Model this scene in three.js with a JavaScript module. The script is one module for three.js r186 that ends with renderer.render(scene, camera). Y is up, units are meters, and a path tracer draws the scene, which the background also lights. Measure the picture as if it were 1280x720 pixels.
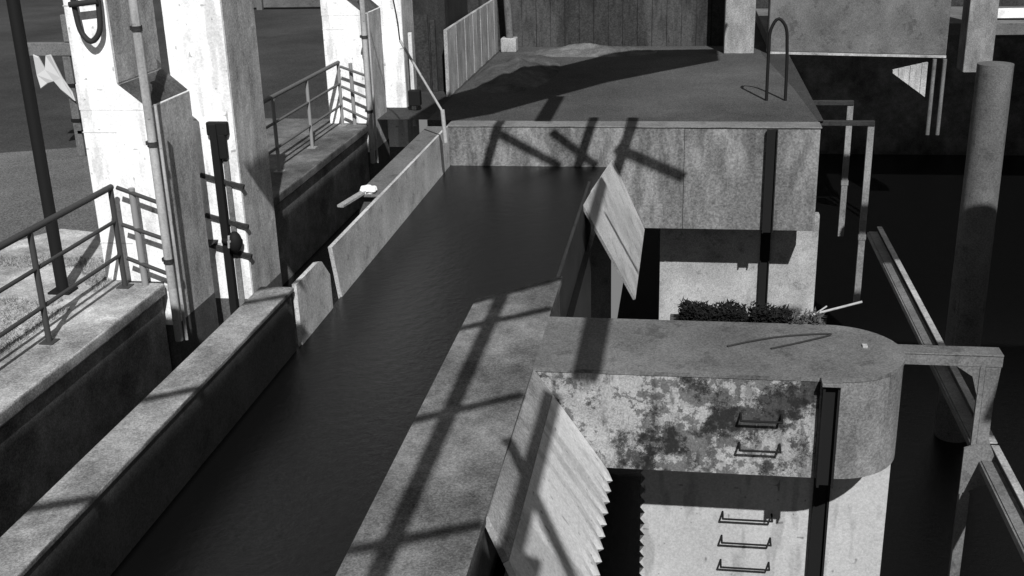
import * as THREE from 'three';
import { RoundedBoxGeometry } from 'three/addons/geometries/RoundedBoxGeometry.js';
import { mergeGeometries, toCreasedNormals } from 'three/addons/utils/BufferGeometryUtils.js';

// ---------------------------------------------------------------- camera, sky, light, exposure
const scene = new THREE.Scene();
const camera = new THREE.PerspectiveCamera(28.51, 16 / 9, 0.1, 400);
camera.position.set(0, 4, 0);
camera.rotation.set(-0.34813, 0.15757, -0.02818, 'YXZ');
const renderer = new THREE.WebGLRenderer({ antialias: true });
renderer.setSize(1024, 576);
renderer.toneMapping = THREE.LinearToneMapping;
renderer.toneMappingExposure = 1.25;
renderer.shadowMap.enabled = true;
{
  const w = 16, h = 8, d = new Float32Array(w * h * 4);       // a plain grey night sky
  for (let i = 0; i < w * h; i++) { d[4 * i] = d[4 * i + 1] = d[4 * i + 2] = 0.58; d[4 * i + 3] = 1; }
  const t = new THREE.DataTexture(d, w, h, THREE.RGBAFormat, THREE.FloatType);
  t.mapping = THREE.EquirectangularReflectionMapping; t.magFilter = THREE.LinearFilter; t.needsUpdate = true;
  scene.background = t; scene.environment = t; scene.environmentIntensity = 0.3; scene.backgroundIntensity = 0.3;
}
const L = new THREE.Vector3(-0.30, -0.95, -1);                // way the floodlight shines
const sun = new THREE.DirectionalLight(0xffffff, 4);
sun.position.set(0, 0, -12).addScaledVector(L, -30); sun.target.position.set(0, 0, -12);
sun.castShadow = true; sun.shadow.mapSize.set(4096, 4096); sun.shadow.radius = 1;
Object.assign(sun.shadow.camera, { left: -28, right: 28, top: 28, bottom: -28, near: 1, far: 110 });
scene.add(sun, sun.target);

// ---------------------------------------------------------------- helpers
let seed = 20417;
const rnd = () => { seed = (seed * 1664525 + 1013904223) >>> 0; return seed / 4294967296; };
const rr = (a, b) => a + (b - a) * rnd();
const V = (x, y, z) => new THREE.Vector3(x, y, z);
const used = {};
function numbered(n) { const k = used[n] = (used[n] ?? -1) + 1; return k ? `${n}_${String(k).padStart(3, '0')}` : n; }
function tag(o, label, category, group, kind) {
  o.userData = { ...(label && { label }), ...(category && { category }), ...(group && { group }), ...(kind && { kind }) };
  return o;
}
function thing(name, pos, label, category, group) {
  const o = new THREE.Group(); o.name = numbered(name); o.position.set(...pos); scene.add(o);
  return tag(o, label, category, group);
}
function worldUV(g) {                                          // uv in metres, by the way each face points
  g = g.index ? g.toNonIndexed() : g;
  const p = g.attributes.position, uv = new Float32Array(p.count * 2), a = V(), b = V(), c = V(), n = V();
  for (let i = 0; i < p.count; i += 3) {
    a.fromBufferAttribute(p, i); b.fromBufferAttribute(p, i + 1); c.fromBufferAttribute(p, i + 2);
    n.copy(b).sub(a).cross(c.clone().sub(a));
    const ax = Math.abs(n.x), ay = Math.abs(n.y), az = Math.abs(n.z);
    [a, b, c].forEach((q, k) => {
      const s = ay >= ax && ay >= az ? [q.x, q.z] : ax >= az ? [q.z, q.y] : [q.x, q.y];
      uv[2 * (i + k)] = s[0]; uv[2 * (i + k) + 1] = s[1];
    });
  }
  g.setAttribute('uv', new THREE.BufferAttribute(uv, 2));
  return g;
}
function part(t, name, geo, mat, label) {                      // geometry is given in world metres
  let g = Array.isArray(geo) ? mergeGeometries(geo.map(q => { q = q.index ? q.toNonIndexed() : q; for (const k of Object.keys(q.attributes)) if (!['position', 'normal', 'uv'].includes(k)) q.deleteAttribute(k); return q; })) : geo;
  g = worldUV(g); const p = t.userData.origin ?? t.position;
  g.translate(-p.x, -p.y, -p.z);
  const m = new THREE.Mesh(g, mat); m.name = name; t.add(m); if (label) m.userData.label = label;
  m.userData.origin = p.clone ? p.clone() : p;
  return m;
}
function struct(name, geo, mat) {
  const m = new THREE.Mesh(worldUV(geo), mat); m.name = numbered(name); m.userData.kind = 'structure'; scene.add(m); return m;
}
function box(x0, x1, y0, y1, z0, z1, r = 0.012) {
  const w = x1 - x0, h = y1 - y0, d = z1 - z0, q = Math.min(r, w * .3, h * .3, d * .3);
  const g = q > 0.002 ? new RoundedBoxGeometry(w, h, d, 1, q) : new THREE.BoxGeometry(w, h, d);
  return g.translate((x0 + x1) / 2, (y0 + y1) / 2, (z0 + z1) / 2);
}
function rod(a, b, r, n = 10) {                                // round bar between two points
  const d = b.clone().sub(a), g = new THREE.CylinderGeometry(r, r, d.length(), n);
  g.applyQuaternion(new THREE.Quaternion().setFromUnitVectors(V(0, 1, 0), d.normalize()));
  return g.translate((a.x + b.x) / 2, (a.y + b.y) / 2, (a.z + b.z) / 2);
}
function bar(a, b, w, h) {                                     // flat bar between two points
  const d = b.clone().sub(a), len = d.length(), g = new THREE.BoxGeometry(w, h, len);
  const o = new THREE.Object3D(); o.position.copy(a).add(b).multiplyScalar(.5); o.lookAt(b); o.updateMatrix();
  return g.applyMatrix4(o.matrix);
}
function tube(pts, r, n = 40, k = 8) { return new THREE.TubeGeometry(new THREE.CatmullRomCurve3(pts.map(p => V(...p))), n, r, k); }
function slab(pts, y0, y1) {                                   // plan outline [x, z] raised from y0 to y1
  const s = new THREE.Shape(pts.map(([x, z]) => new THREE.Vector2(x, -z)));
  const g = new THREE.ExtrudeGeometry(s, { depth: y1 - y0, bevelEnabled: false, curveSegments: 16 });
  return g.rotateX(-Math.PI / 2).translate(0, y0, 0);
}
function plate(pts, z0, z1, bevel = 0) {                       // elevation outline [x, y] from z0 (front) to z1 (back)
  const s = new THREE.Shape(pts.map(([x, y]) => new THREE.Vector2(x, y)));
  const g = new THREE.ExtrudeGeometry(s, { depth: z0 - z1 - 2 * bevel, bevelEnabled: bevel > 0, bevelSize: bevel, bevelThickness: bevel, bevelSegments: 1, bevelOffset: -bevel });
  return g.translate(0, 0, z1 + bevel);
}

// ---------------------------------------------------------------- procedural surfaces
function hash(i, j) { let h = (i * 374761393 + j * 668265263) | 0; h = Math.imul(h ^ (h >>> 13), 1274126177); h ^= h >>> 16; return (h >>> 0) / 4294967296; }
function vn(x, y, per) {                                       // tiling value noise
  const w = (i, j) => hash((i % per + per) % per + per * 131, (j % per + per) % per);
  const i = Math.floor(x), j = Math.floor(y); let f = x - i, g = y - j; f = f * f * (3 - 2 * f); g = g * g * (3 - 2 * g);
  return (w(i, j) * (1 - f) + w(i + 1, j) * f) * (1 - g) + (w(i, j + 1) * (1 - f) + w(i + 1, j + 1) * f) * g;
}
function fbm(u, v, base, oct, gain = .6) { let s = 0, a = .5, t = 0; for (let o = 0; o < oct; o++) { const p = base << o; s += a * vn(u * p + o * 7.3, v * p + o * 3.1, p); t += a; a *= gain; } return s / t; }
const grain = (u, v, p) => .6 * (vn(u * p, v * p, p) - .5) + .5 * (rnd() - .5);   // sand grain of the surface
function tex(fn, metres, n = 512) {
  const d = new Uint8Array(n * n * 4);
  for (let j = 0; j < n; j++) for (let i = 0; i < n; i++) {
    const c = Math.max(0, Math.min(255, 255 * fn(i / n, j / n))); const k = 4 * (j * n + i);
    d[k] = d[k + 1] = d[k + 2] = c; d[k + 3] = 255;
  }
  const t = new THREE.DataTexture(d, n, n); t.wrapS = t.wrapT = THREE.RepeatWrapping; t.magFilter = THREE.LinearFilter; t.minFilter = THREE.LinearMipmapLinearFilter;
  t.generateMipmaps = true; t.colorSpace = THREE.SRGBColorSpace; t.repeat.set(1 / metres, 1 / metres); t.needsUpdate = true;
  let sum = 0; for (let k = 0; k < d.length; k += 4) sum += Math.pow(d[k] / 255, 2.2); t.userData = { mean: sum / (n * n) };
  return t;
}
const clampf = (x, a, b) => Math.max(0, Math.min(1, (x - a) / (b - a)));
const concreteT = tex((u, v) => .74 + .36 * (fbm(u, v, 4, 6) - .5) + .30 * grain(u, v, 230) - .3 * (rnd() < .004) - .10 * clampf(fbm(u + .4, v, 16, 5, .7), .58, .74), 2.6);
const cleanT = tex((u, v) => .86 + .16 * (fbm(u, v, 3, 5) - .5) + .16 * grain(u, v, 200) - .10 * clampf(fbm(u, v * .2, 24, 3), .56, .7) - .22 * clampf(vn(u * 60, v * 60, 60), .93, .97), 3.1);
const roughT = tex((u, v) => .66 + .62 * (fbm(u, v, 5, 6, .7) - .5) + .36 * grain(u, v, 210), 2.2);
const algaeT = tex((u, v) => {                                 // flaking algae crust on old concrete
  const big = fbm(u, v, 3, 3), n = fbm(u, v, 7, 7, .74) + .22 * (big - .5) + .10 * (rnd() - .5), a = clampf(n, .525, .585), b = clampf(fbm(u + .3, v + .37, 24, 5, .8) + .5 * (big - .5), .54, .62), s = clampf(fbm(u, v * .3, 30, 4, .7), .56, .72);
  return (.82 + .2 * (fbm(u, v, 22, 3) - .5) + .34 * grain(u, v, 300)) * (1 - .55 * a) * (1 - .35 * b) * (1 - .22 * s);
}, 2.9, 1024);
const yardT = tex((u, v) => .72 + .5 * (fbm(u, v, 3, 8, .7) - .5) + .4 * (rnd() - .5) - .3 * (rnd() < .02), 11, 1024);
const stainT = tex((u, v) => {                                 // weathered face: pale runs, dark specks
  const a = clampf(fbm(u, v * .35, 5, 6, .65), .46, .66), b = clampf(fbm(u, v * .2 + .2, 26, 4), .5, .7), c = clampf(fbm(u + .3, v, 60, 3), .62, .72);
  return (.66 + .18 * a + .34 * grain(u, v, 150)) * (1 - .14 * b) * (1 - .10 * c);
}, 3.3);
const streakT = tex((u, v) => .72 + .26 * (fbm(u, v * .25, 20, 4) - .5) + .34 * (fbm(u, v, 4, 5) - .5) + .34 * grain(u, v, 190), 2.4);
const bumpT = tex((u, v) => fbm(u, v, 16, 4) * .7 + .3 * rnd(), 1.3); bumpT.colorSpace = THREE.NoColorSpace;
function mat(rho, map, o = {}) {
  const c = rho / (map ? map.userData.mean : 1);              // rho is the mean albedo over the texture
  const m = new THREE.MeshPhysicalMaterial({ specularIntensity: .25, color: new THREE.Color().setRGB(c, c, c), roughness: .92, metalness: 0, ...(map && { map, bumpMap: bumpT, bumpScale: .004 }), ...o });
  return m;
}
const M = {
  bracket: mat(.22, concreteT, { roughness: .6 }), farCoping: mat(.16, concreteT), kerb: mat(.24, concreteT), whitewash: mat(.80, cleanT), whiteDull: mat(.55, cleanT), lining: mat(.52, cleanT), lowerWall: mat(.42, cleanT), farLower: mat(.33, concreteT), liningOld: mat(.44, concreteT),
  coping: mat(.22, roughT), copingPale: mat(.40, roughT), walkTop: mat(.14, roughT), beamTop: mat(.13, concreteT),
  algae: mat(.175, algaeT), nose: mat(.17, streakT), farFace: mat(.16, stainT), farPale: mat(.30, concreteT),
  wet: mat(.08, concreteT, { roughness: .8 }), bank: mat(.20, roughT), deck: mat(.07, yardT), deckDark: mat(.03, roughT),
  yard: mat(.045, yardT), gravel: mat(.12, yardT), paving: mat(.36, roughT), dirt: mat(.12, roughT), corbel: mat(.10, roughT), side: mat(.40, streakT),  // yard and gravel darken for lamp falloff; corbel and side for shade
  darkSteel: mat(.012, null, { roughness: .7 }), railDark: mat(.05, null, { roughness: .6 }), railGrey: mat(.24, null, { roughness: .6 }),
  galv: mat(.36, cleanT, { roughness: .55 }), steel: mat(.14, concreteT, { roughness: .6 }), steelPale: mat(.36, concreteT, { roughness: .6 }), steelDim: mat(.035, concreteT, { roughness: .6 }),
  rubber: mat(.03, null, { roughness: .6 }), shed: mat(.045, stainT), shedDark: mat(.028, streakT), panelWall: mat(.36, streakT), beam: mat(.13, concreteT), pier: mat(.11, concreteT),
  cloth: mat(.5, null), weed: mat(.012, null, { side: THREE.DoubleSide }), straw: mat(.42, null, { side: THREE.DoubleSide }), rubble: mat(.07, roughT), white: mat(.75, null),
  water: new THREE.MeshPhysicalMaterial({ color: new THREE.Color().setRGB(.004, .004, .004), roughness: .2, specularIntensity: .6, bumpMap: bumpT, bumpScale: .005 }),
};

// ---------------------------------------------------------------- ground, water
{
  const s = new THREE.Shape([V(-220, -60), V(220, -60), V(220, 220), V(-220, 220)].map(p => new THREE.Vector2(p.x, p.y)));
  s.holes.push(new THREE.Path([[-5.5, -8], [12, -8], [12, 37], [2.3, 37], [2.3, 19.4], [-5.5, 19.4]].map(p => new THREE.Vector2(...p))));
  struct('ground', new THREE.ShapeGeometry(s).rotateX(-Math.PI / 2), M.yard);
}
const sheet = (x0, x1, z0, z1, y) => new THREE.PlaneGeometry(x1 - x0, z1 - z0).rotateX(-Math.PI / 2).translate((x0 + x1) / 2, y, (z0 + z1) / 2);
struct('path', slab([[-5.9, 6], [-8.6, 6], [-8.9, -8], [-8.5, -11], [-7.7, -12.6], [-5.9, -12.2]], .002, .006), M.paving);
struct('gravel_falloff_yard', slab([[-8.4, 6], [-16, 6], [-15, -12], [-11.5, -16.4], [-8.5, -17.6], [-7.2, -15], [-5.9, -15], [-5.9, -12.1], [-7.6, -12.4], [-8.5, -11]], -.006, .002), M.gravel);  // greyer ground step, painted for light falling off with distance
struct('dirt_bank', slab([[-5.9, -13.6], [-7.2, -13.6], [-8.2, -19.4], [-5.9, -19.4]], .004, .010), M.dirt);
struct('water', sheet(-5.6, -4.3, -19.4, 8, -1.3), M.water);
struct('water', sheet(-4.05, -1.2, -18.9, 8, -.7), M.water);
struct('water', sheet(-1.3, 12.1, -37.2, 8, -4.7), M.water);
struct('basin_wall', box(12, 12.4, -4.9, -.01, -37, 8), M.bank);
struct('basin_wall', box(2.3, 12, -4.9, -.01, -37.4, -37), M.bank);

// ---------------------------------------------------------------- left bank walls with coping
for (const [z0, z1, label] of [[-10.74, 6, 'near bank wall with pale coping under the railing at lower left'], [-19.3, -13.5, 'far bank wall with dull coping under the second railing']]) {
  const near = z1 > 0, t = thing('bank_wall', [-5.6, -1.4, (z0 + z1) / 2], label, 'retaining wall');
  part(t, 'wall_body', box(-5.75, -5.52, -1.4, -.13, z0, z1), M.bank);
  part(t, 'coping', box(-6.05, -5.46, -.13, .014, z0, z1, .03), near ? M.paving : M.dirt);
}
// ---------------------------------------------------------------- left channel wall
{
  const t = thing('channel_wall', [-4.2, -3.3, -5], 'narrow concrete channel wall with pale worn top running up from lower left corner', 'wall');
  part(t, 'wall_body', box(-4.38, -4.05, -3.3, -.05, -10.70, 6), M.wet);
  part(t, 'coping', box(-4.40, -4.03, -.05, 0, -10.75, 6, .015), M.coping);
  const f = thing('channel_wall', [-4.2, -3.3, -16], 'far channel wall with pale lined side beyond the gap, beside the black water', 'wall');
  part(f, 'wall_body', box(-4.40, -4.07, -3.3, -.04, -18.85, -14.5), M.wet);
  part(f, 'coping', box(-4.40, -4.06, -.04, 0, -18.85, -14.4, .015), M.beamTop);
  const lining = (pts, label) => part(f, 'lining_panel', (() => {
    const s = new THREE.Shape(pts.map(([z, y]) => new THREE.Vector2(z, y)));
    const g = new THREE.ExtrudeGeometry(s, { depth: .05, bevelEnabled: false });
    return g.rotateY(-Math.PI / 2).translate(-4.03, 0, 0);    // shape x becomes world z
  })(), M.liningOld, label);
  lining([[-12.10, .0], [-12.36, -.8], [-18.85, -.8], [-18.85, 0]], 'long pale lining on the channel side');
  lining([[-10.82, .0], [-10.84, -.70], [-10.9, -.78], [-11.96, -.78], [-11.95, -.28], [-11.7, -.04], [-11.55, 0]], 'short pale lining piece at the gap');
}
// ---------------------------------------------------------------- middle walkway
{
  const t = thing('walkway', [-1.65, -3.3, -4], 'long concrete walkway between the dark channel and the near basin', 'walkway');
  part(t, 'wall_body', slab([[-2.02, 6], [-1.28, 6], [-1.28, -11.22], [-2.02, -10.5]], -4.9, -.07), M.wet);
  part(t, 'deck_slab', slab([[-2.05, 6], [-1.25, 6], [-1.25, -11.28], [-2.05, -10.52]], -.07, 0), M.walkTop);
  part(t, 'divider_plate', box(-1.32, -1.28, -4.9, -.01, -15.3, -11.3), M.steelDim);
}
// ---------------------------------------------------------------- sloped panels
function slopedPanel(name, label, top, bottom, thick, corr, m) {
  // top, bottom: [[x,y,z] near, far]; corrugated towards its lower edge
  const len = Math.abs(top[1][2] - top[0][2]), n = corr ? Math.round(len / .147) * 2 : 8, rows = 10;
  const T0 = V(...top[0]), T1 = V(...top[1]), B0 = V(...bottom[0]), B1 = V(...bottom[1]);
  const nrm = T1.clone().sub(T0).cross(B0.clone().sub(T0)).normalize(); if (nrm.y < 0) nrm.negate();
  const pos = [], idx = [];
  for (const side of [0, 1]) for (let r = 0; r <= rows; r++) for (let i = 0; i <= n; i++) {
    const u = i / n, v = r / rows, p = T0.clone().lerp(T1, u).lerp(B0.clone().lerp(B1, u), v);
    const k = corr * (i % 2 ? 1 : -1) * Math.pow(v, 8);
    p.addScaledVector(nrm, k * .35 - side * thick); if (r === rows) p.addScaledVector(B0.clone().sub(T0).normalize(), k);
    pos.push(p.x, p.y, p.z);
  }
  const id = (s, r, i) => s * (rows + 1) * (n + 1) + r * (n + 1) + i;
  const quad = (a, b, c, d) => idx.push(a, b, c, a, c, d);
  for (let r = 0; r < rows; r++) for (let i = 0; i < n; i++) { quad(id(0, r, i), id(0, r + 1, i), id(0, r + 1, i + 1), id(0, r, i + 1)); quad(id(1, r, i), id(1, r, i + 1), id(1, r + 1, i + 1), id(1, r + 1, i)); }
  for (let i = 0; i < n; i++) { quad(id(0, 0, i), id(0, 0, i + 1), id(1, 0, i + 1), id(1, 0, i)); quad(id(0, rows, i), id(1, rows, i), id(1, rows, i + 1), id(0, rows, i + 1)); }
  for (let r = 0; r < rows; r++) { quad(id(0, r, 0), id(1, r, 0), id(1, r + 1, 0), id(0, r + 1, 0)); quad(id(0, r, n), id(0, r + 1, n), id(1, r + 1, n), id(1, r, n)); }
  let g = new THREE.BufferGeometry(); g.setAttribute('position', new THREE.Float32BufferAttribute(pos, 3)); g.setIndex(idx);
  g = g.toNonIndexed(); g.computeVertexNormals();
  g = worldUV(g); g.translate(-T0.x, -T0.y, -T0.z);
  const me = new THREE.Mesh(g, m); me.name = numbered(name); me.position.copy(T0); scene.add(me);
  return tag(me, label, 'panel');
}
slopedPanel('sloped_panel', 'pale sloped panel with saw-toothed lower edge beside the near walkway', [[-1.08, -.255, -6.35], [-1.08, -.255, -8.905]], [[-.575, -1.0, -5.85], [-.575, -1.0, -8.905]], .05, .030, M.lining);
slopedPanel('sloped_kerb', 'grey sloped concrete strip along the near walkway edge above the saw-toothed panel', [[-1.24, -.02, -6.50], [-1.24, -.02, -8.905]], [[-1.083, -.25, -6.352], [-1.083, -.25, -8.905]], .05, 0, M.kerb);
slopedPanel('sloped_panel', 'pale narrow sloped panel below the far cross wall', [[-1.28, -.02, -14.12], [-1.2, -.58, -18.895]], [[-.65, -1.80, -15.45], [-.65, -1.80, -18.895]], .035, 0, M.liningOld);

// ---------------------------------------------------------------- near cross wall
function nosed(x0, xe, r, zf, inset, y0, y1) {                  // plan with a half-round right end
  const R = r - inset, zc = zf - r, pts = [[x0, zc + R]];
  for (let i = 0; i <= 20; i++) { const a = Math.PI / 2 - Math.PI * i / 20; pts.push([xe + R * Math.cos(a), zc + R * Math.sin(a)]); }
  pts.push([x0, zc - R]);
  return toCreasedNormals(slab(pts, y0, y1), .6);
}
function rung(x0, x1, y, z, d = .11, tilt = .02) {
  const a = V(x0, y, z), b = V(x0, y - tilt, z + d), c = V(x1, y - tilt, z + d), e = V(x1, y, z);
  return [rod(a, b, .010), rod(b, c, .010), rod(c, e, .010), new THREE.SphereGeometry(.010, 8, 6).translate(b.x, b.y, b.z), new THREE.SphereGeometry(.010, 8, 6).translate(c.x, c.y, c.z)];
}
{
  const t = thing('cross_wall', [0.3, -3.3, -9.5], 'near concrete cross wall with algae-stained face, rungs and rounded right end', 'wall');
  part(t, 'box_beam', slab([[-1.25, -8.915], [1.17, -8.915], [1.17, -10.095], [-1.25, -10.095]], -.95, -.035), M.algae, 'algae-stained upper face');
  part(t, 'rounded_end', nosed(1.175, 1.34, .60, -8.91, .004, -.95, -.035), M.nose, 'cleaner rounded end');
  part(t, 'deck_slab', nosed(-1.25, 1.34, .605, -8.905, 0, -.035, 0), M.beamTop);
  const saw = [[2.0, -4.9], [2.0, -.955]], N = 30;
  for (let i = 0; i < N; i++) { const y = -.955 - i * .128; saw.push([-.30, y], [-.345, y - .07]); }
  saw.push([-.33, -4.9]);
  part(t, 'lower_wall', plate(saw, -9.9, -10.08), M.lowerWall, 'pale smooth lower wall');
  for (const y of [-.36, -.64]) part(t, 'rung', rung(.53, .87, y, -8.915), M.darkSteel);
  for (const y of [-1.92, -2.19, -2.47, -2.75]) part(t, 'rung', rung(.46, .93, y, -9.905), M.darkSteel);
  const g = thing('gate_guide', [1.27, -3.2, -8.8], 'dark vertical steel channel fixed to the near stained wall', 'steel channel', 'steel channels on the cross walls');
  tag(g, 'dark vertical steel channel fixed to the near stained wall', 'steel channel');
  part(g, 'upper_web', box(1.185, 1.325, -.98, -.02, -8.87, -8.85, 0), M.darkSteel);
  for (const x of [1.185, 1.305]) part(g, 'flange', box(x, x + .02, -.98, -.02, -8.85, -8.80, 0), M.darkSteel);
  part(g, 'lower_web', box(1.305, 1.455, -4.9, -.96, -9.88, -9.86, 0), M.darkSteel);
  for (const x of [1.305, 1.435]) part(g, 'flange', box(x, x + .02, -4.9, -.96, -9.86, -9.82, 0), M.darkSteel);
  part(g, 'cap_plate', box(1.17, 1.34, -.02, .012, -8.9, -8.76, .005), M.steel);
}
// ---------------------------------------------------------------- far cross wall
{
  const t = thing('cross_wall', [-.9, -3.8, -19.1], 'far plain concrete cross wall with thin bars of shade, behind the narrow sloped panel', 'wall');
  part(t, 'wall_panel', box(-4.06, -.01, -1.78, -.02, -19.3, -18.90, .008), M.farFace);
  part(t, 'wall_panel', box(-.005, 2.2, -1.78, -.02, -19.3, -18.905, .008), M.farFace);
  part(t, 'coping', box(-4.06, -1.0, -.018, .004, -19.32, -18.885, .012), M.farCoping, 'worn edge');
  part(t, 'coping', box(-.996, 2.22, -.018, .004, -19.32, -18.88, .012), M.farCoping);
  part(t, 'lower_wall', box(-.4, 2.4, -4.9, -1.785, -20.1, -19.9, .01), M.farLower, 'pale lower wall');
  part(t, 'base_wall', box(-4.06, -1.25, -4.9, -1.79, -19.3, -18.95, .01), M.wet);
  const g = thing('gate_guide', [1.42, -4.2, -18.8], 'dark vertical steel channel fixed to the far cross wall', 'steel channel');
  part(g, 'upper_web', box(1.33, 1.51, -1.8, -.03, -18.86, -18.84, 0), M.darkSteel);
  for (const x of [1.33, 1.49]) part(g, 'flange', box(x, x + .02, -1.8, -.03, -18.84, -18.79, 0), M.darkSteel);
  part(g, 'lower_web', box(1.39, 1.56, -4.9, -1.79, -19.88, -19.86, 0), M.darkSteel);
  for (const x of [1.39, 1.54]) part(g, 'flange', box(x, x + .02, -4.9, -1.79, -19.86, -19.81, 0), M.darkSteel);
}
struct('concrete_deck', slab([[-4.5, -19.33], [2.2, -19.33], [2.05, -22.5], [1.7, -26.9], [1.7, -28.28], [-4.5, -28.28]], -.5, .006), M.deck);

// ---------------------------------------------------------------- columns of the left arcade
function flared(name, label, z0, z1, top) {
  const t = thing(name, [-5.9, -1.2, (z0 + z1) / 2], label, 'column');
  part(t, 'base_shaft', box(-6.17, -5.43, -1.4, 1.88, z1, z0, .015), M.whitewash);
  part(t, 'shade_toned_face', box(-5.45, -5.424, -1.4, 1.87, z1 + .01, z0 - .03, .004), M.side, 'side face painted darker as shade');  // grey plate puts the shade of the right face into colour
  part(t, 'shade_toned_face', box(-5.74, -5.714, 2.13, top - .01, z1 + .01, z0 - .03, .004), M.side, 'side face painted darker as shade');
  part(t, 'wet_base', box(-6.1, -5.42, -1.4, -.5, z1 + .006, z0 + .004, .004), M.wet);
  part(t, 'corbel', plate([[-6.165, 1.884], [-5.44, 1.884], [-5.70, 2.11], [-6.165, 2.11]], z0 - .003, z1 + .003, .01), M.corbel, 'sloping shoulder darkened to match the shaded side');  // dark tone of the slope is painted shade
  part(t, 'upper_shaft', box(-6.17, -5.72, 2.09, top, z1, z0, .015), M.whitewash);
  part(t, 'front_render', plate([[-6.168, 1.86], [-5.435, 1.86], [-5.435, 1.89], [-5.722, 2.125], [-6.168, 2.125]], z0 + .004, z0 - .01), M.whitewash);
  for (const y of [.42, 1.62, 2.9]) part(t, 'formwork_joint', box(-6.172, -5.8, y, y + .012, z0 - .2, z0 + .002, 0), M.whiteDull);
  return t;
}
function square(name, label, z0, z1) {
  const t = thing(name, [-5.5, -1.2, (z0 + z1) / 2], label, 'column');
  part(t, 'shaft', box(-5.85, -5.15, -1.4, 3.2, z1, z0, .015), M.whitewash);
  part(t, 'shade_toned_face', box(-5.17, -5.144, -1.4, 3.19, z1 + .01, z0 - .03, .004), M.side, 'side face painted darker as shade');  // same shade tone painted on the right face
  part(t, 'wet_base', box(-5.84, -5.14, -1.4, -.75, z1 + .006, z0 + .004, .004), M.wet);
  return t;
}
flared('concrete_column', 'big whitewashed column with flared base at the end of the near railing', -10.8, -11.85, 3.4);
const colB = square('concrete_column', 'square white column just behind the flared one, dark riser pipe in front', -12.3, -13.3);
flared('concrete_column', 'whitewashed flared column behind the far railing', -19.0, -20.1, 3.0);
square('concrete_column', 'square white column farthest back, slanting stay rod beside it', -20.5, -21.4);
for (const [y, k] of [[.74, 0], [.25, 1], [-.12, 2]]) part(colB, 'shadow_bar', bar(V(-5.62, y + .06, -12.285), V(-5.1, y - .08, -12.285), .05, .05), M.steelDim);  // dark bars drawn where rail shadows cross the column front
{
  const t = thing('cable_duct', [-5.40, -1.3, -12.2], 'dark flat cable duct with a small valve between two white columns', 'duct');
  part(t, 'duct', box(-5.42, -5.33, -1.3, 1.42, -12.295, -12.2, .01), M.darkSteel);
  part(t, 'top_bend', [box(-5.46, -5.2, 1.28, 1.44, -12.298, -12.22, .02), box(-5.34, -5.24, 1.0, 1.3, -12.298, -12.22, .02)], M.darkSteel);
  part(t, 'backing_board', box(-5.318, -5.25, -1.0, .98, -12.298, -12.27, .006), M.steel);
  part(t, 'valve_body', [new THREE.SphereGeometry(.085, 16, 12).scale(1, 1.5, 1).translate(-5.24, .02, -12.17), rod(V(-5.4, .02, -12.2), V(-5.16, .02, -12.17), .04)], M.darkSteel);
  part(t, 'handle', [rod(V(-5.29, -.03, -12.09), V(-5.27, .12, -12.08), .014), rod(V(-5.25, .02, -12.17), V(-5.28, .05, -12.08), .02)], M.steelPale);
}
// steel poles by the columns
function downpipe(label, z) {
  const t = thing('drain_pipe', [-5.33, -.6, z], label, 'pipe');
  part(t, 'pipe', rod(V(-5.33, -.6, z), V(-5.33, 3.3, z), .045, 14), M.galv);
  part(t, 'conduit', rod(V(-5.255, -.6, z - .02), V(-5.255, 1.95, z - .02), .018, 8), M.galv);
  for (const y of [.3, 1.55, 2.7]) part(t, 'clamp', [new THREE.CylinderGeometry(.055, .055, .05, 14).translate(-5.33, y, z), box(-5.42, -5.33, y - .02, y + .02, z - .12, z - .03, 0)], M.steelDim);
}
downpipe('galvanised drain pipe down the edge of the near flared column', -10.62);
downpipe('galvanised drain pipe down the edge of the far flared column', -18.62);
{
  const t = thing('steel_pole', [-6.45, 0, -10.4], 'dark steel pole standing in the ground left of the flared column', 'pole');
  part(t, 'pole', rod(V(-6.45, 0, -10.4), V(-6.45, 3.3, -10.4), .062, 14), M.darkSteel);
  part(t, 'base_plate', box(-6.57, -6.33, .0, .03, -10.5, -10.3, .004), M.darkSteel);
  const h = thing('rubber_hose', [-5.86, 2.5, -10.7], 'dark hose hanging in a loop on the near white column', 'hose');
  part(h, 'hose_loop', tube([[-6.0, 3.4, -10.7], [-5.99, 2.85, -10.7], [-5.95, 2.65, -10.69], [-5.86, 2.57, -10.68], [-5.77, 2.65, -10.69], [-5.74, 2.85, -10.7], [-5.74, 3.4, -10.7]], .028, 60, 10), M.rubber);
  part(h, 'hook', rod(V(-6.02, 2.93, -10.66), V(-5.72, 2.96, -10.66), .03), M.rubber);
}
// ---------------------------------------------------------------- bank railings
function railing(label, x, zs, zret, m, mr, ret) {
  const t = thing('guard_railing', [x, 0, zs[0]], label, 'railing');
  const zA = zs[0], zB = zs[zs.length - 1];
  part(t, 'top_rail', rod(V(x, 1.12, zA), V(x, 1.10, zB - .02), .032, 12), mr);
  for (const y of [.74, .37]) part(t, 'middle_rail', rod(V(x, y, zA), V(x, y, zB), .02, 10), mr);
  for (const z of zs) { const p = part(t, 'post', rod(V(x, .0, z), V(x, 1.1, z), .028, 12), m); part(p, 'base_plate', box(x - .07, x + .07, .012, .026, z - .07, z + .07, .003), m); }
  part(t, 'post', rod(V(x + .2, 0, zB - .06), V(x + .2, 1.08, zB - .06), .034, 12), M.railGrey);  // extra grey bar standing in for the shadow of the end post
  ret.forEach(([y0, y1]) => part(t, 'return_rail', rod(V(x + .05, y0, zret), V(x + .5, y1, zret), .022, 10), mr));
  return t;
}
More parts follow.
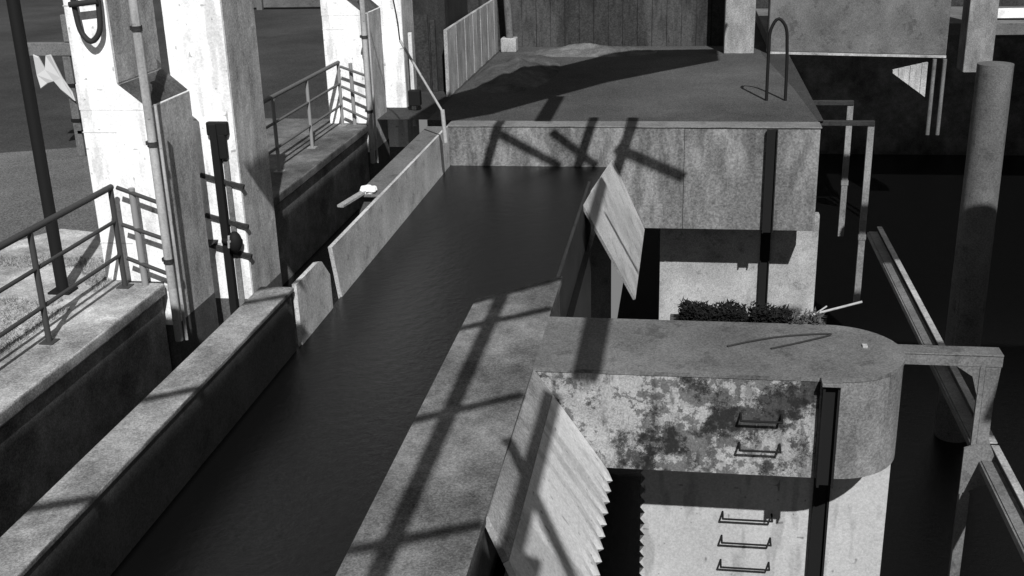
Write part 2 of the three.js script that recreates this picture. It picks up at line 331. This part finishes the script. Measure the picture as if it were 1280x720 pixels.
railing('dark steel railing with three rails along the near bank at far left', -5.84, [-4.46, -5.99, -7.52, -9.05, -10.58], -10.62, M.railDark, M.railDark, [[1.09, .93], [.69, .54], [.32, .15]]);
railing('grey steel railing with three rails along the far bank behind the columns', -5.88, [-14.0, -15.55, -17.1, -18.80], -18.75, M.railGrey, mat(.11, null, { roughness: .6 }), [[1.04, .88], [.70, .5], [.33, .12]]);

// ---------------------------------------------------------------- right-hand brackets and beams
{
  const t = thing('pipe_bracket', [2.68, -2.6, -9.7], 'rusty steel bracket arm reaching right from the near wall end', 'bracket');
  part(t, 'arm', [box(1.62, 2.8, -.05, -.038, -9.79, -9.60, .003), box(1.64, 2.8, -.155, -.05, -9.63, -9.61, .003)], M.steel);
  part(t, 'end_tab', box(1.60, 1.645, -.14, .02, -9.64, -9.58, .004), M.steelPale);
  part(t, 'gusset', plate([[2.42, -.157], [2.79, -.157], [2.77, -.45], [2.62, -.45], [2.56, -.25]], -9.61, -9.63), M.steel);
  part(t, 'leg', [box(2.615, 2.66, -1.12, -.155, -9.64, -9.60, .003), box(2.66, 2.76, -1.12, -.157, -9.63, -9.596, .003)], M.steel);
  part(t, 'joint_plate', plate([[2.56, -.95], [2.76, -.86], [2.86, -1.1], [2.80, -1.3], [2.56, -1.42]], -9.59, -9.61), M.steel);
  part(t, 'lower_leg', box(2.57, 2.66, -3.2, -1.42, -9.66, -9.60, .004), M.steel);
}
function channelBeam(label, z0, z1) {
  const t = thing('steel_beam', [2.8, -1.2, (z0 + z1) / 2], label, 'beam');
  part(t, 'top_flange', box(2.83, 2.90, -1.0, -.985, z1, z0, .003), M.steelPale);
  part(t, 'web', bar(V(2.78, -1.07, z0), V(2.78, -1.07, z1), .12, .012), M.steel);
  part(t, 'lower_flange', box(2.70, 2.72, -1.14, -1.075, z1, z0, .003), M.steel);
}
channelBeam('long steel channel beam at right running back behind the near bracket', -9.8, -16.6);
channelBeam('steel channel beam leaving the lower right corner from the bracket joint', -6.5, -9.75);
for (const [x0, x1, z, ys, label] of [[1.5, 2.97, -21.3, [-1.05, -1.5, -2.6], 'far pipe bracket with banded leg, left of the pair'], [1.9, 3.08, -19.5, [-1.5, -2.0, -3.3], 'pipe bracket with banded leg beyond the far wall, right of the pair']]) {
  const t = thing('pipe_bracket', [x1, -3.3, z], label, 'bracket');
  part(t, 'arm', box(x0, x1 + .06, -.09, -.01, z - .05, z + .05, .006), M.steelDim);
  part(t, 'leg', box(x1 - .05, x1 + .06, ys[2], -.09, z - .03, z + .03, .006), M.bracket);
  part(t, 'splice', box(x1 - .06, x1 + .07, ys[1] - .1, ys[1], z - .04, z + .04, .004), M.bracket);
}
// ---------------------------------------------------------------- far buildings and structures
{
  const w = thing('screen_wall', [-4.6, 0, -24.5], 'pale ribbed side wall at the left of the far deck', 'wall');
  for (let i = 0; i < 13; i++) { const z = -21.6 - i * .46; part(w, 'wall_panel', box(-4.62, -4.55 - (i % 2) * .012, 0, 1.28, z - .455, z, .006), i % 5 === 2 ? mat(.30, streakT) : M.panelWall); }
  const b = thing('shed', [-2, 0, -29], 'dark corrugated shed wall across the back of the far deck', 'building');
  for (let i = 0; i < 22; i++) { const x = -6.9 + i * .355; part(b, 'wall_panel', box(x, x + .35, -.5, 4, -28.6 - (i % 2) * .03, -28.3 - (i % 2) * .03, .008), M.shed); }
  const s = thing('shed', [-6, 0, -24], 'dark narrow shed behind the white columns and slanting rod', 'building');
  part(s, 'wall', box(-6.6, -4.7, 0, 4, -24.6, -22.2, .01), M.shedDark);
  part(s, 'door_post', box(-5.0, -4.9, 0, 1.4, -22.2, -22.12, .005), M.shed);
  part(s, 'door', box(-5.6, -5.05, 0, 1.5, -22.2, -22.15, .005), M.shed);
  const c = thing('concrete_column', [1.2, 0, -27.2], 'pale concrete column at the back edge of the far deck', 'column');
  part(c, 'shaft', box(.84, 1.52, 0, 6, -27.6, -27.0, .02), mat(.27, streakT));
  const m = thing('concrete_beam', [3.8, 0, -27.3], 'wide pale concrete beam over the dark opening at top right', 'beam');
  part(m, 'beam_face', plate([[1.83, .05], [5.78, -.06], [5.78, 4], [1.83, 4]], -27.0, -27.5, .02), M.beam);
  part(m, 'lower_lip', plate([[1.83, .0], [5.78, -.11], [5.78, -.06], [1.83, .05]], -26.97, -27.5), M.panelWall);
  part(m, 'floor_slab', [box(1.84, 5.76, .06, .36, -40, -27.45, .02), box(5.77, 12.2, .06, .36, -40, -29.4, .02)], M.beam);
  part(m, 'rear_wall', box(1.84, 12.2, .36, 6, -33.4, -33, .02), M.shed);
  const p = thing('concrete_column', [6.5, -3.3, -28.5], 'grey column in the top right corner beside the wide beam', 'column');
  part(p, 'shaft', box(6.45, 7.1, -.65, 5, -28.9, -28.2, .03), mat(.2, streakT));
  const q = thing('concrete_pier', [4.4, -3.3, -17.3], 'stout concrete pier standing in the dark at right', 'pier');
  part(q, 'shaft', new THREE.CylinderGeometry(.25, .26, 2.3, 28).translate(4.40, .03, -17.3), M.pier);
  part(q, 'cap', new THREE.CylinderGeometry(.25, .25, .1, 28).translate(4.40, 1.23, -17.3), M.pier);
  part(q, 'lower_shaft', new THREE.CylinderGeometry(.26, .27, 3.8, 28).translate(4.40, -3.02, -17.3), M.pier);
  const k = thing('lintel', [8.3, 0, -30], 'bright horizontal lintel at the top right edge', 'lintel');
  part(k, 'lintel_bar', box(7.3, 10, .40, .62, -30.2, -29.9, .02), M.whitewash);
  part(k, 'wall_panel', box(7.25, 10, -.1, .39, -30.3, -30.0, .02), M.pier);
  const d = thing('ribbed_panel', [5.2, -2, -26.9], 'small pale ribbed wall piece with posts under the wide beam', 'wall');
  for (let i = 0; i < 6; i++) part(d, 'rib', plate([[4.63 + i * .125, -.43 - i * .09], [4.75 + i * .125, -.52 - i * .09], [4.75 + i * .125, -.33 + i * .028], [4.63 + i * .125, -.36 + i * .03]], -26.86 + (i % 2) * .02, -26.94), M.panelWall);
  for (const x of [5.52, 5.74]) part(d, 'post', rod(V(x, -1.85, -26.88), V(x, -.12, -26.88), .045), M.steel);
}
{
  const t = thing('vent_pipe', [-4.2, 0, -27.5], 'thin upright pipe on a pale block at the back left of the deck', 'pipe');
  part(t, 'base_block', box(-4.46, -4.08, 0, .34, -27.7, -27.35, .03), M.panelWall);
  part(t, 'pipe', rod(V(-4.25, .34, -27.5), V(-4.38, 3, -27.5), .09), M.beam);
  const h = thing('grab_rail', [1.6, 0, -21.2], 'bent grab rail hoop at the right edge of the far deck', 'handrail');
  part(h, 'hoop', tube([[1.46, 0, -21.2], [1.46, .9, -21.2], [1.48, 1.3, -21.2], [1.60, 1.48, -21.2], [1.73, 1.35, -21.2], [1.78, .95, -21.2], [1.80, 0, -21.2]], .03, 60, 10), M.darkSteel);
  const r = thing('stay_rod', [-3.81, 0, -17.6], 'thin pale rod slanting down beside the far columns', 'rod');
  part(r, 'upper_rod', rod(V(-4.47, 1.63, -17.6), V(-3.84, .5, -17.6), .020), M.galv);
  part(r, 'stub_post', rod(V(-3.81, 0, -17.6), V(-3.84, .53, -17.6), .035), M.galv);
  part(r, 'cable', tube([[-4.47, 1.63, -17.6], [-4.5, 2.0, -17.6], [-4.62, 2.6, -17.6], [-4.9, 3.2, -17.6]], .012, 20, 6), M.rubber);
  const e = thing('control_box', [-4.95, 0, -20.3], 'small dark box on a pale post behind the far flared column', 'box');
  part(e, 'post', box(-5.0, -4.93, -.3, 1.4, -20.34, -20.28, .01), M.whiteDull);
  part(e, 'box', box(-5.02, -4.8, .1, .38, -20.28, -20.12, .015), M.darkSteel);
  const wt = thing('stand', [-9.5, 0, -16.5], 'pale steel stand with wide crossbar in the yard at far left', 'stand');
  part(wt, 'crossbar', box(-10.15, -9.05, 1.58, 1.78, -16.56, -16.44, .01), M.beam);
  part(wt, 'upright', [box(-9.55, -9.42, 0, 1.57, -16.55, -16.45, .01)], M.beam);
  part(wt, 'upright', [box(-9.48, -9.38, 1.79, 2.2, -16.55, -16.45, .01)], M.beam);
  for (const y of [.55, 1.1]) part(wt, 'band', box(-9.56, -9.41, y, y + .05, -16.56, -16.43, .005), M.darkSteel);
  part(wt, 'foot_rail', box(-9.5, -8.9, .35, .42, -16.5, -16.45, .01), M.darkSteel);
  // two rags hung on the crossbar, folded sheets
  const rag = pts => { const s = new THREE.Shape(pts.map(p => new THREE.Vector2(...p))); const g = new THREE.ExtrudeGeometry(s, { depth: .02, steps: 1, bevelEnabled: true, bevelSize: .01, bevelThickness: .01, bevelSegments: 1 }); const a = g.attributes.position; for (let i = 0; i < a.count; i++) a.setZ(i, a.getZ(i) + .04 * Math.sin(a.getX(i) * 22)); g.computeVertexNormals(); return g.translate(0, 0, -16.42); };
  const rg = thing('rag', [-9.9, 1.0, -16.42], 'pale rag hanging from the crossbar of the yard stand', 'rag');
  part(rg, 'cloth', rag([[-9.98, 1.6], [-9.90, 1.57], [-9.84, 1.38], [-9.80, 1.58], [-9.70, 1.6], [-9.58, 1.25], [-9.47, 1.02], [-9.42, .90], [-9.5, .92], [-9.6, 1.08], [-9.72, 1.2], [-9.84, 1.17], [-9.93, 1.1], [-9.97, 1.3]]), M.cloth);
  const kw = thing('low_wall', [-13.5, 0, -37.6], 'pale low wall with a post far back at top left', 'wall');
  part(kw, 'wall_bar', box(-15.2, -11.8, .05, .38, -37.8, -37.5, .03), M.pier);
  part(kw, 'post', box(-14.35, -14.15, 0, 2.4, -37.45, -37.3, .01), M.pier);
}
// ---------------------------------------------------------------- loose things
function heap(name, label, cx, cz, y, sx, sz, h, m, cat) {
  const n = 26, g = new THREE.PlaneGeometry(2, 2, n, n).rotateX(-Math.PI / 2), p = g.attributes.position;
  for (let i = 0; i < p.count; i++) {
    const x = p.getX(i), z = p.getZ(i), r = Math.hypot(x, z), f = Math.max(0, 1 - r);
    p.setXYZ(i, x * sx, f <= 0 ? -.03 : h * Math.pow(f, .7) * (.45 + fbm(x * .5 + .5, z * .5 + .5, 8, 4)) - .02, z * sz);
  }
  g.computeVertexNormals(); const q = worldUV(g), o = new THREE.Mesh(q, m); o.name = numbered(name); o.position.set(cx, y, cz); scene.add(o);
  return tag(o, label, cat);
}
heap('rubble_heap', 'low heap of dark rubble along the pale ribbed wall', -3.6, -24.4, 0, .9, 2.6, .30, M.rubble, 'rubble');
heap('rubble_heap', 'low pale heap of earth at the foot of the back shed', -2.3, -27.3, 0, 1.7, .8, .22, mat(.12, roughT), 'rubble');
struct('ledge', box(-.1, 1.35, -.3, -.12, -10.6, -10.1), M.wet);
function weeds(label, x0, x1, z, h, n, m = M.weed) {
  const pos = [], t = V();
  for (let i = 0; i < n; i++) {
    const x = rr(x0, x1), zz = z + rr(-.16, .16), prof = h * (.5 + .65 * fbm(x * .5 + 2, .3, 8, 4, .7)), y = -.12 + rnd() * prof;
    const a = rr(0, 6.28), l = rr(.02, .06), w = rr(.007, .02), up = rr(-.3, 1);
    const dx = Math.cos(a) * l, dz = Math.sin(a) * l, dy = up * l;
    pos.push(x - dz * w / l, y, zz + dx * w / l, x + dz * w / l, y, zz - dx * w / l, x + dx, y + dy, zz + dz);
  }
  const g = new THREE.BufferGeometry(); g.setAttribute('position', new THREE.Float32BufferAttribute(pos, 3)); g.computeVertexNormals();
  const o = thing('weed_clump', [(x0 + x1) / 2, -.12, z], label, 'weeds');
  const f = part(o, 'foliage', g, m);
  part(o, 'stems', Array.from({ length: 26 }, () => { const x = rr(x0, x1), zz = z + rr(-.12, .12); return rod(V(x, -.12, zz), V(x + rr(-.08, .08), -.12 + h * rr(.4, .9), zz + rr(-.06, .06)), .004, 4); }), m);
  return f;
}
weeds('dense dark weed clump behind the near wall, left of the steel channel', 0.0, .62, -10.32, .23, 4200);
weeds('thinner dark weed clump behind the near wall, around the steel channel', .66, 1.04, -10.32, .20, 1500);
weeds('straggly mottled weeds behind the near wall at its rounded end', 1.0, 1.34, -10.25, .2, 500, mat(.08, null, { side: THREE.DoubleSide }));
{
  const w = thing('wire', [.9, 0, -9.7], 'thin bent dark wire lying on top of the near cross wall', 'wire');
  part(w, 'strand', tube([[.42, .008, -9.5], [.62, .012, -9.62], [.95, .01, -9.78], [1.36, .01, -9.86], [1.1, .012, -9.66], [.8, .008, -9.48]], .009, 60, 6), M.rubber);
  const s = thing('stick', [1.4, -.1, -10.6], 'thin pale stick poking out right beyond the near wall end', 'stick');
  part(s, 'stick', [rod(V(1.1, -.06, -10.4), V(1.75, 0, -10.75), .012), rod(V(1.1, -.1, -10.3), V(1.4, .0, -10.6), .008)], M.galv);
  const c = thing('plastic_bag', [-4.26, 0, -14.45], 'crumpled white plastic bag on the end of the far channel wall', 'bag');
  const g = new THREE.IcosahedronGeometry(.1, 3), p = g.attributes.position;
  for (let i = 0; i < p.count; i++) { const k = .7 + .6 * vn(p.getX(i) * 30 + 9, p.getZ(i) * 30 + p.getY(i) * 40 + 9, 64); p.setXYZ(i, p.getX(i) * k * 1.2, p.getY(i) * k * .6, p.getZ(i) * k); }
  g.computeVertexNormals(); part(c, 'bag', g.translate(-4.24, .045, -14.5), M.white);
  const k = thing('board', [-4.36, 0, -14.2], 'short pale board jutting toward the gap beside the white bag', 'board');
  part(k, 'board', bar(V(-4.30, .02, -14.5), V(-4.42, .02, -13.75), .09, .03), M.farPale);
}
{ // pale grass on the near bank
  const b = new THREE.BufferGeometry(); b.setAttribute('position', new THREE.Float32BufferAttribute([-.003, 0, 0, .003, 0, 0, .01, .04, .02, .003, 0, 0, -.003, 0, 0, -.02, .035, -.012], 3)); b.computeVertexNormals();
  const n = 16000, im = new THREE.InstancedMesh(b, M.straw, n), o = new THREE.Object3D(), col = new THREE.Color();
  for (let i = 0; i < n; i++) {
    let x, z; do { x = rr(-8.4, -6.1); z = rr(-11.5, -6.5); } while (fbm(x * .13 + 3, z * .13 + 3, 8, 3) < .47);
    o.position.set(x, .004, z); o.rotation.set(rr(-.5, .5), rr(0, 6.28), rr(-.5, .5)); o.scale.setScalar(rr(.5, 1.4)); o.updateMatrix(); im.setMatrixAt(i, o.matrix);
    const c = rr(.2, 1); im.setColorAt(i, col.setRGB(c, c, c));
  }
  im.name = 'grass'; scene.add(im); tag(im, 'short pale dry grass between near railing and dark pole', 'grass', null, 'stuff');
}
// ---------------------------------------------------------------- unseen overhead bars, slab and sheet added to throw shade
{
  const H = 4.9, up = (x, y, z, h = H) => V(x, y, z).addScaledVector(L, -(h - y) / .95);
  const t = thing('added_shade_bars', [0, 4.9, -3], 'unseen overhead bars added above the basin to throw shade', 'shade bars');
  const along = (x, z0, z1, w, h = H) => part(t, 'shade_runner', bar(up(x, 0, z0, h), up(x, 0, z1, h), w, .05), M.darkSteel);  // bars placed only for the shade they throw
  along(-1.8, -4.2, -10.9, .13); along(-1.0, -4.6, -8.62, .18); along(-.78, -8.80, -10.2, .24); along(-1.09, -13.6, -16.4, .15);
  for (const [y, x0, x1, z, w] of [[-1.75, 2.9, 3.3, -19.5, .5], [-1.28, 2.8, 3.15, -21.3, .46]]) part(t, 'shade_cross_bar', bar(up(x0, y, z), up(x1, y, z), .04, w), M.darkSteel);
  for (const [z0, z1] of [[-9.95, -12.2], [-15.1, -17.2]]) part(t, 'shade_runner', bar(up(2.78, -1, z0), up(2.78, -1, z1), .42, .05), M.darkSteel);
  along(-3.905, 0, -10.35, .2); along(-.985, -1, -6.2, .46); along(-5.26, 2, -10.35, .34); along(-5.24, -13.4, -19.2, .34);  // added to shade the channel wall, walkway and bank faces
  along(-3.17, -18.0, -19.3, .15); along(-1.58, -18.1, -19.6, .15); along(-.9, -17.9, -19.6, .18); along(-2.45, -19.3, -21.6, .28);
  const cross = (a, b, w) => part(t, 'shade_cross_bar', bar(up(...a), up(...b), w, .04), M.darkSteel);
  for (const [x0, z0, x1, z1] of [[-4.45, -6.2, -4.0, -6.42], [-4.45, -7.92, -4.0, -8.24], [-4.45, -10.62, -4.0, -10.95], [-4.45, -10.2, -4.0, -10.5],
    [-2.1, -5.94, -1.25, -6.37], [-2.1, -7.78, -1.26, -8.36], [-2.12, -9.69, -1.25, -10.34], [-2.1, -10.42, -1.25, -11.24]]) cross([x0, 0, z0], [x1, 0, z1], .085);
  cross([-1.27, .0, -7.57], [-.62, -.94, -6.85], .11);
  cross([-1.1, -.56, -15.66], [-.66, -1.78, -16.55], .09);
  cross([-3.2, -.11, -18.9], [-2.11, -.7, -18.9], .12); cross([-2.24, -.1, -18.9], [-1.49, -.69, -18.9], .12); cross([-1.15, -.37, -18.9], [0, -.87, -18.9], .16);
  const rf = thing('added_shade_slab', [8, 5.2, -3], 'flat unseen slab added over the right-hand water to throw shade', 'roof');
  part(rf, 'shade_slab', box(5.4, 15, 5.1, 5.3, -10.7, 6, .02), M.bank);  // slab added out of view to darken the pier foot and water
  // added overhead sheet, outlined to throw the shade band on the far deck
  const poly = [[-4.66, -21.5], [-4.1, -22.7], [-3.5, -23.9], [-2.0, -26.6], [-.75, -27.6], [.7, -27.7], [.7, -26.0], [-.55, -24.5], [-1.6, -23.2], [-2.45, -21.7], [-3.45, -19.9], [-4.12, -19.2], [-4.9, -18.9]];
  const d = thing('added_shade_sheet', [0, 5.4, -18], 'broad unseen overhead sheet added to shade the far deck', 'duct');
  part(d, 'duct', slab(poly.map(([x, z]) => { const q = up(x, 0, z, 5.4); return [q.x, q.z]; }), 5.38, 5.44), M.darkSteel);
}
scene.traverse(o => { if (o.isMesh) { o.castShadow = true; o.receiveShadow = true; delete o.userData.origin; } });
renderer.render(scene, camera);
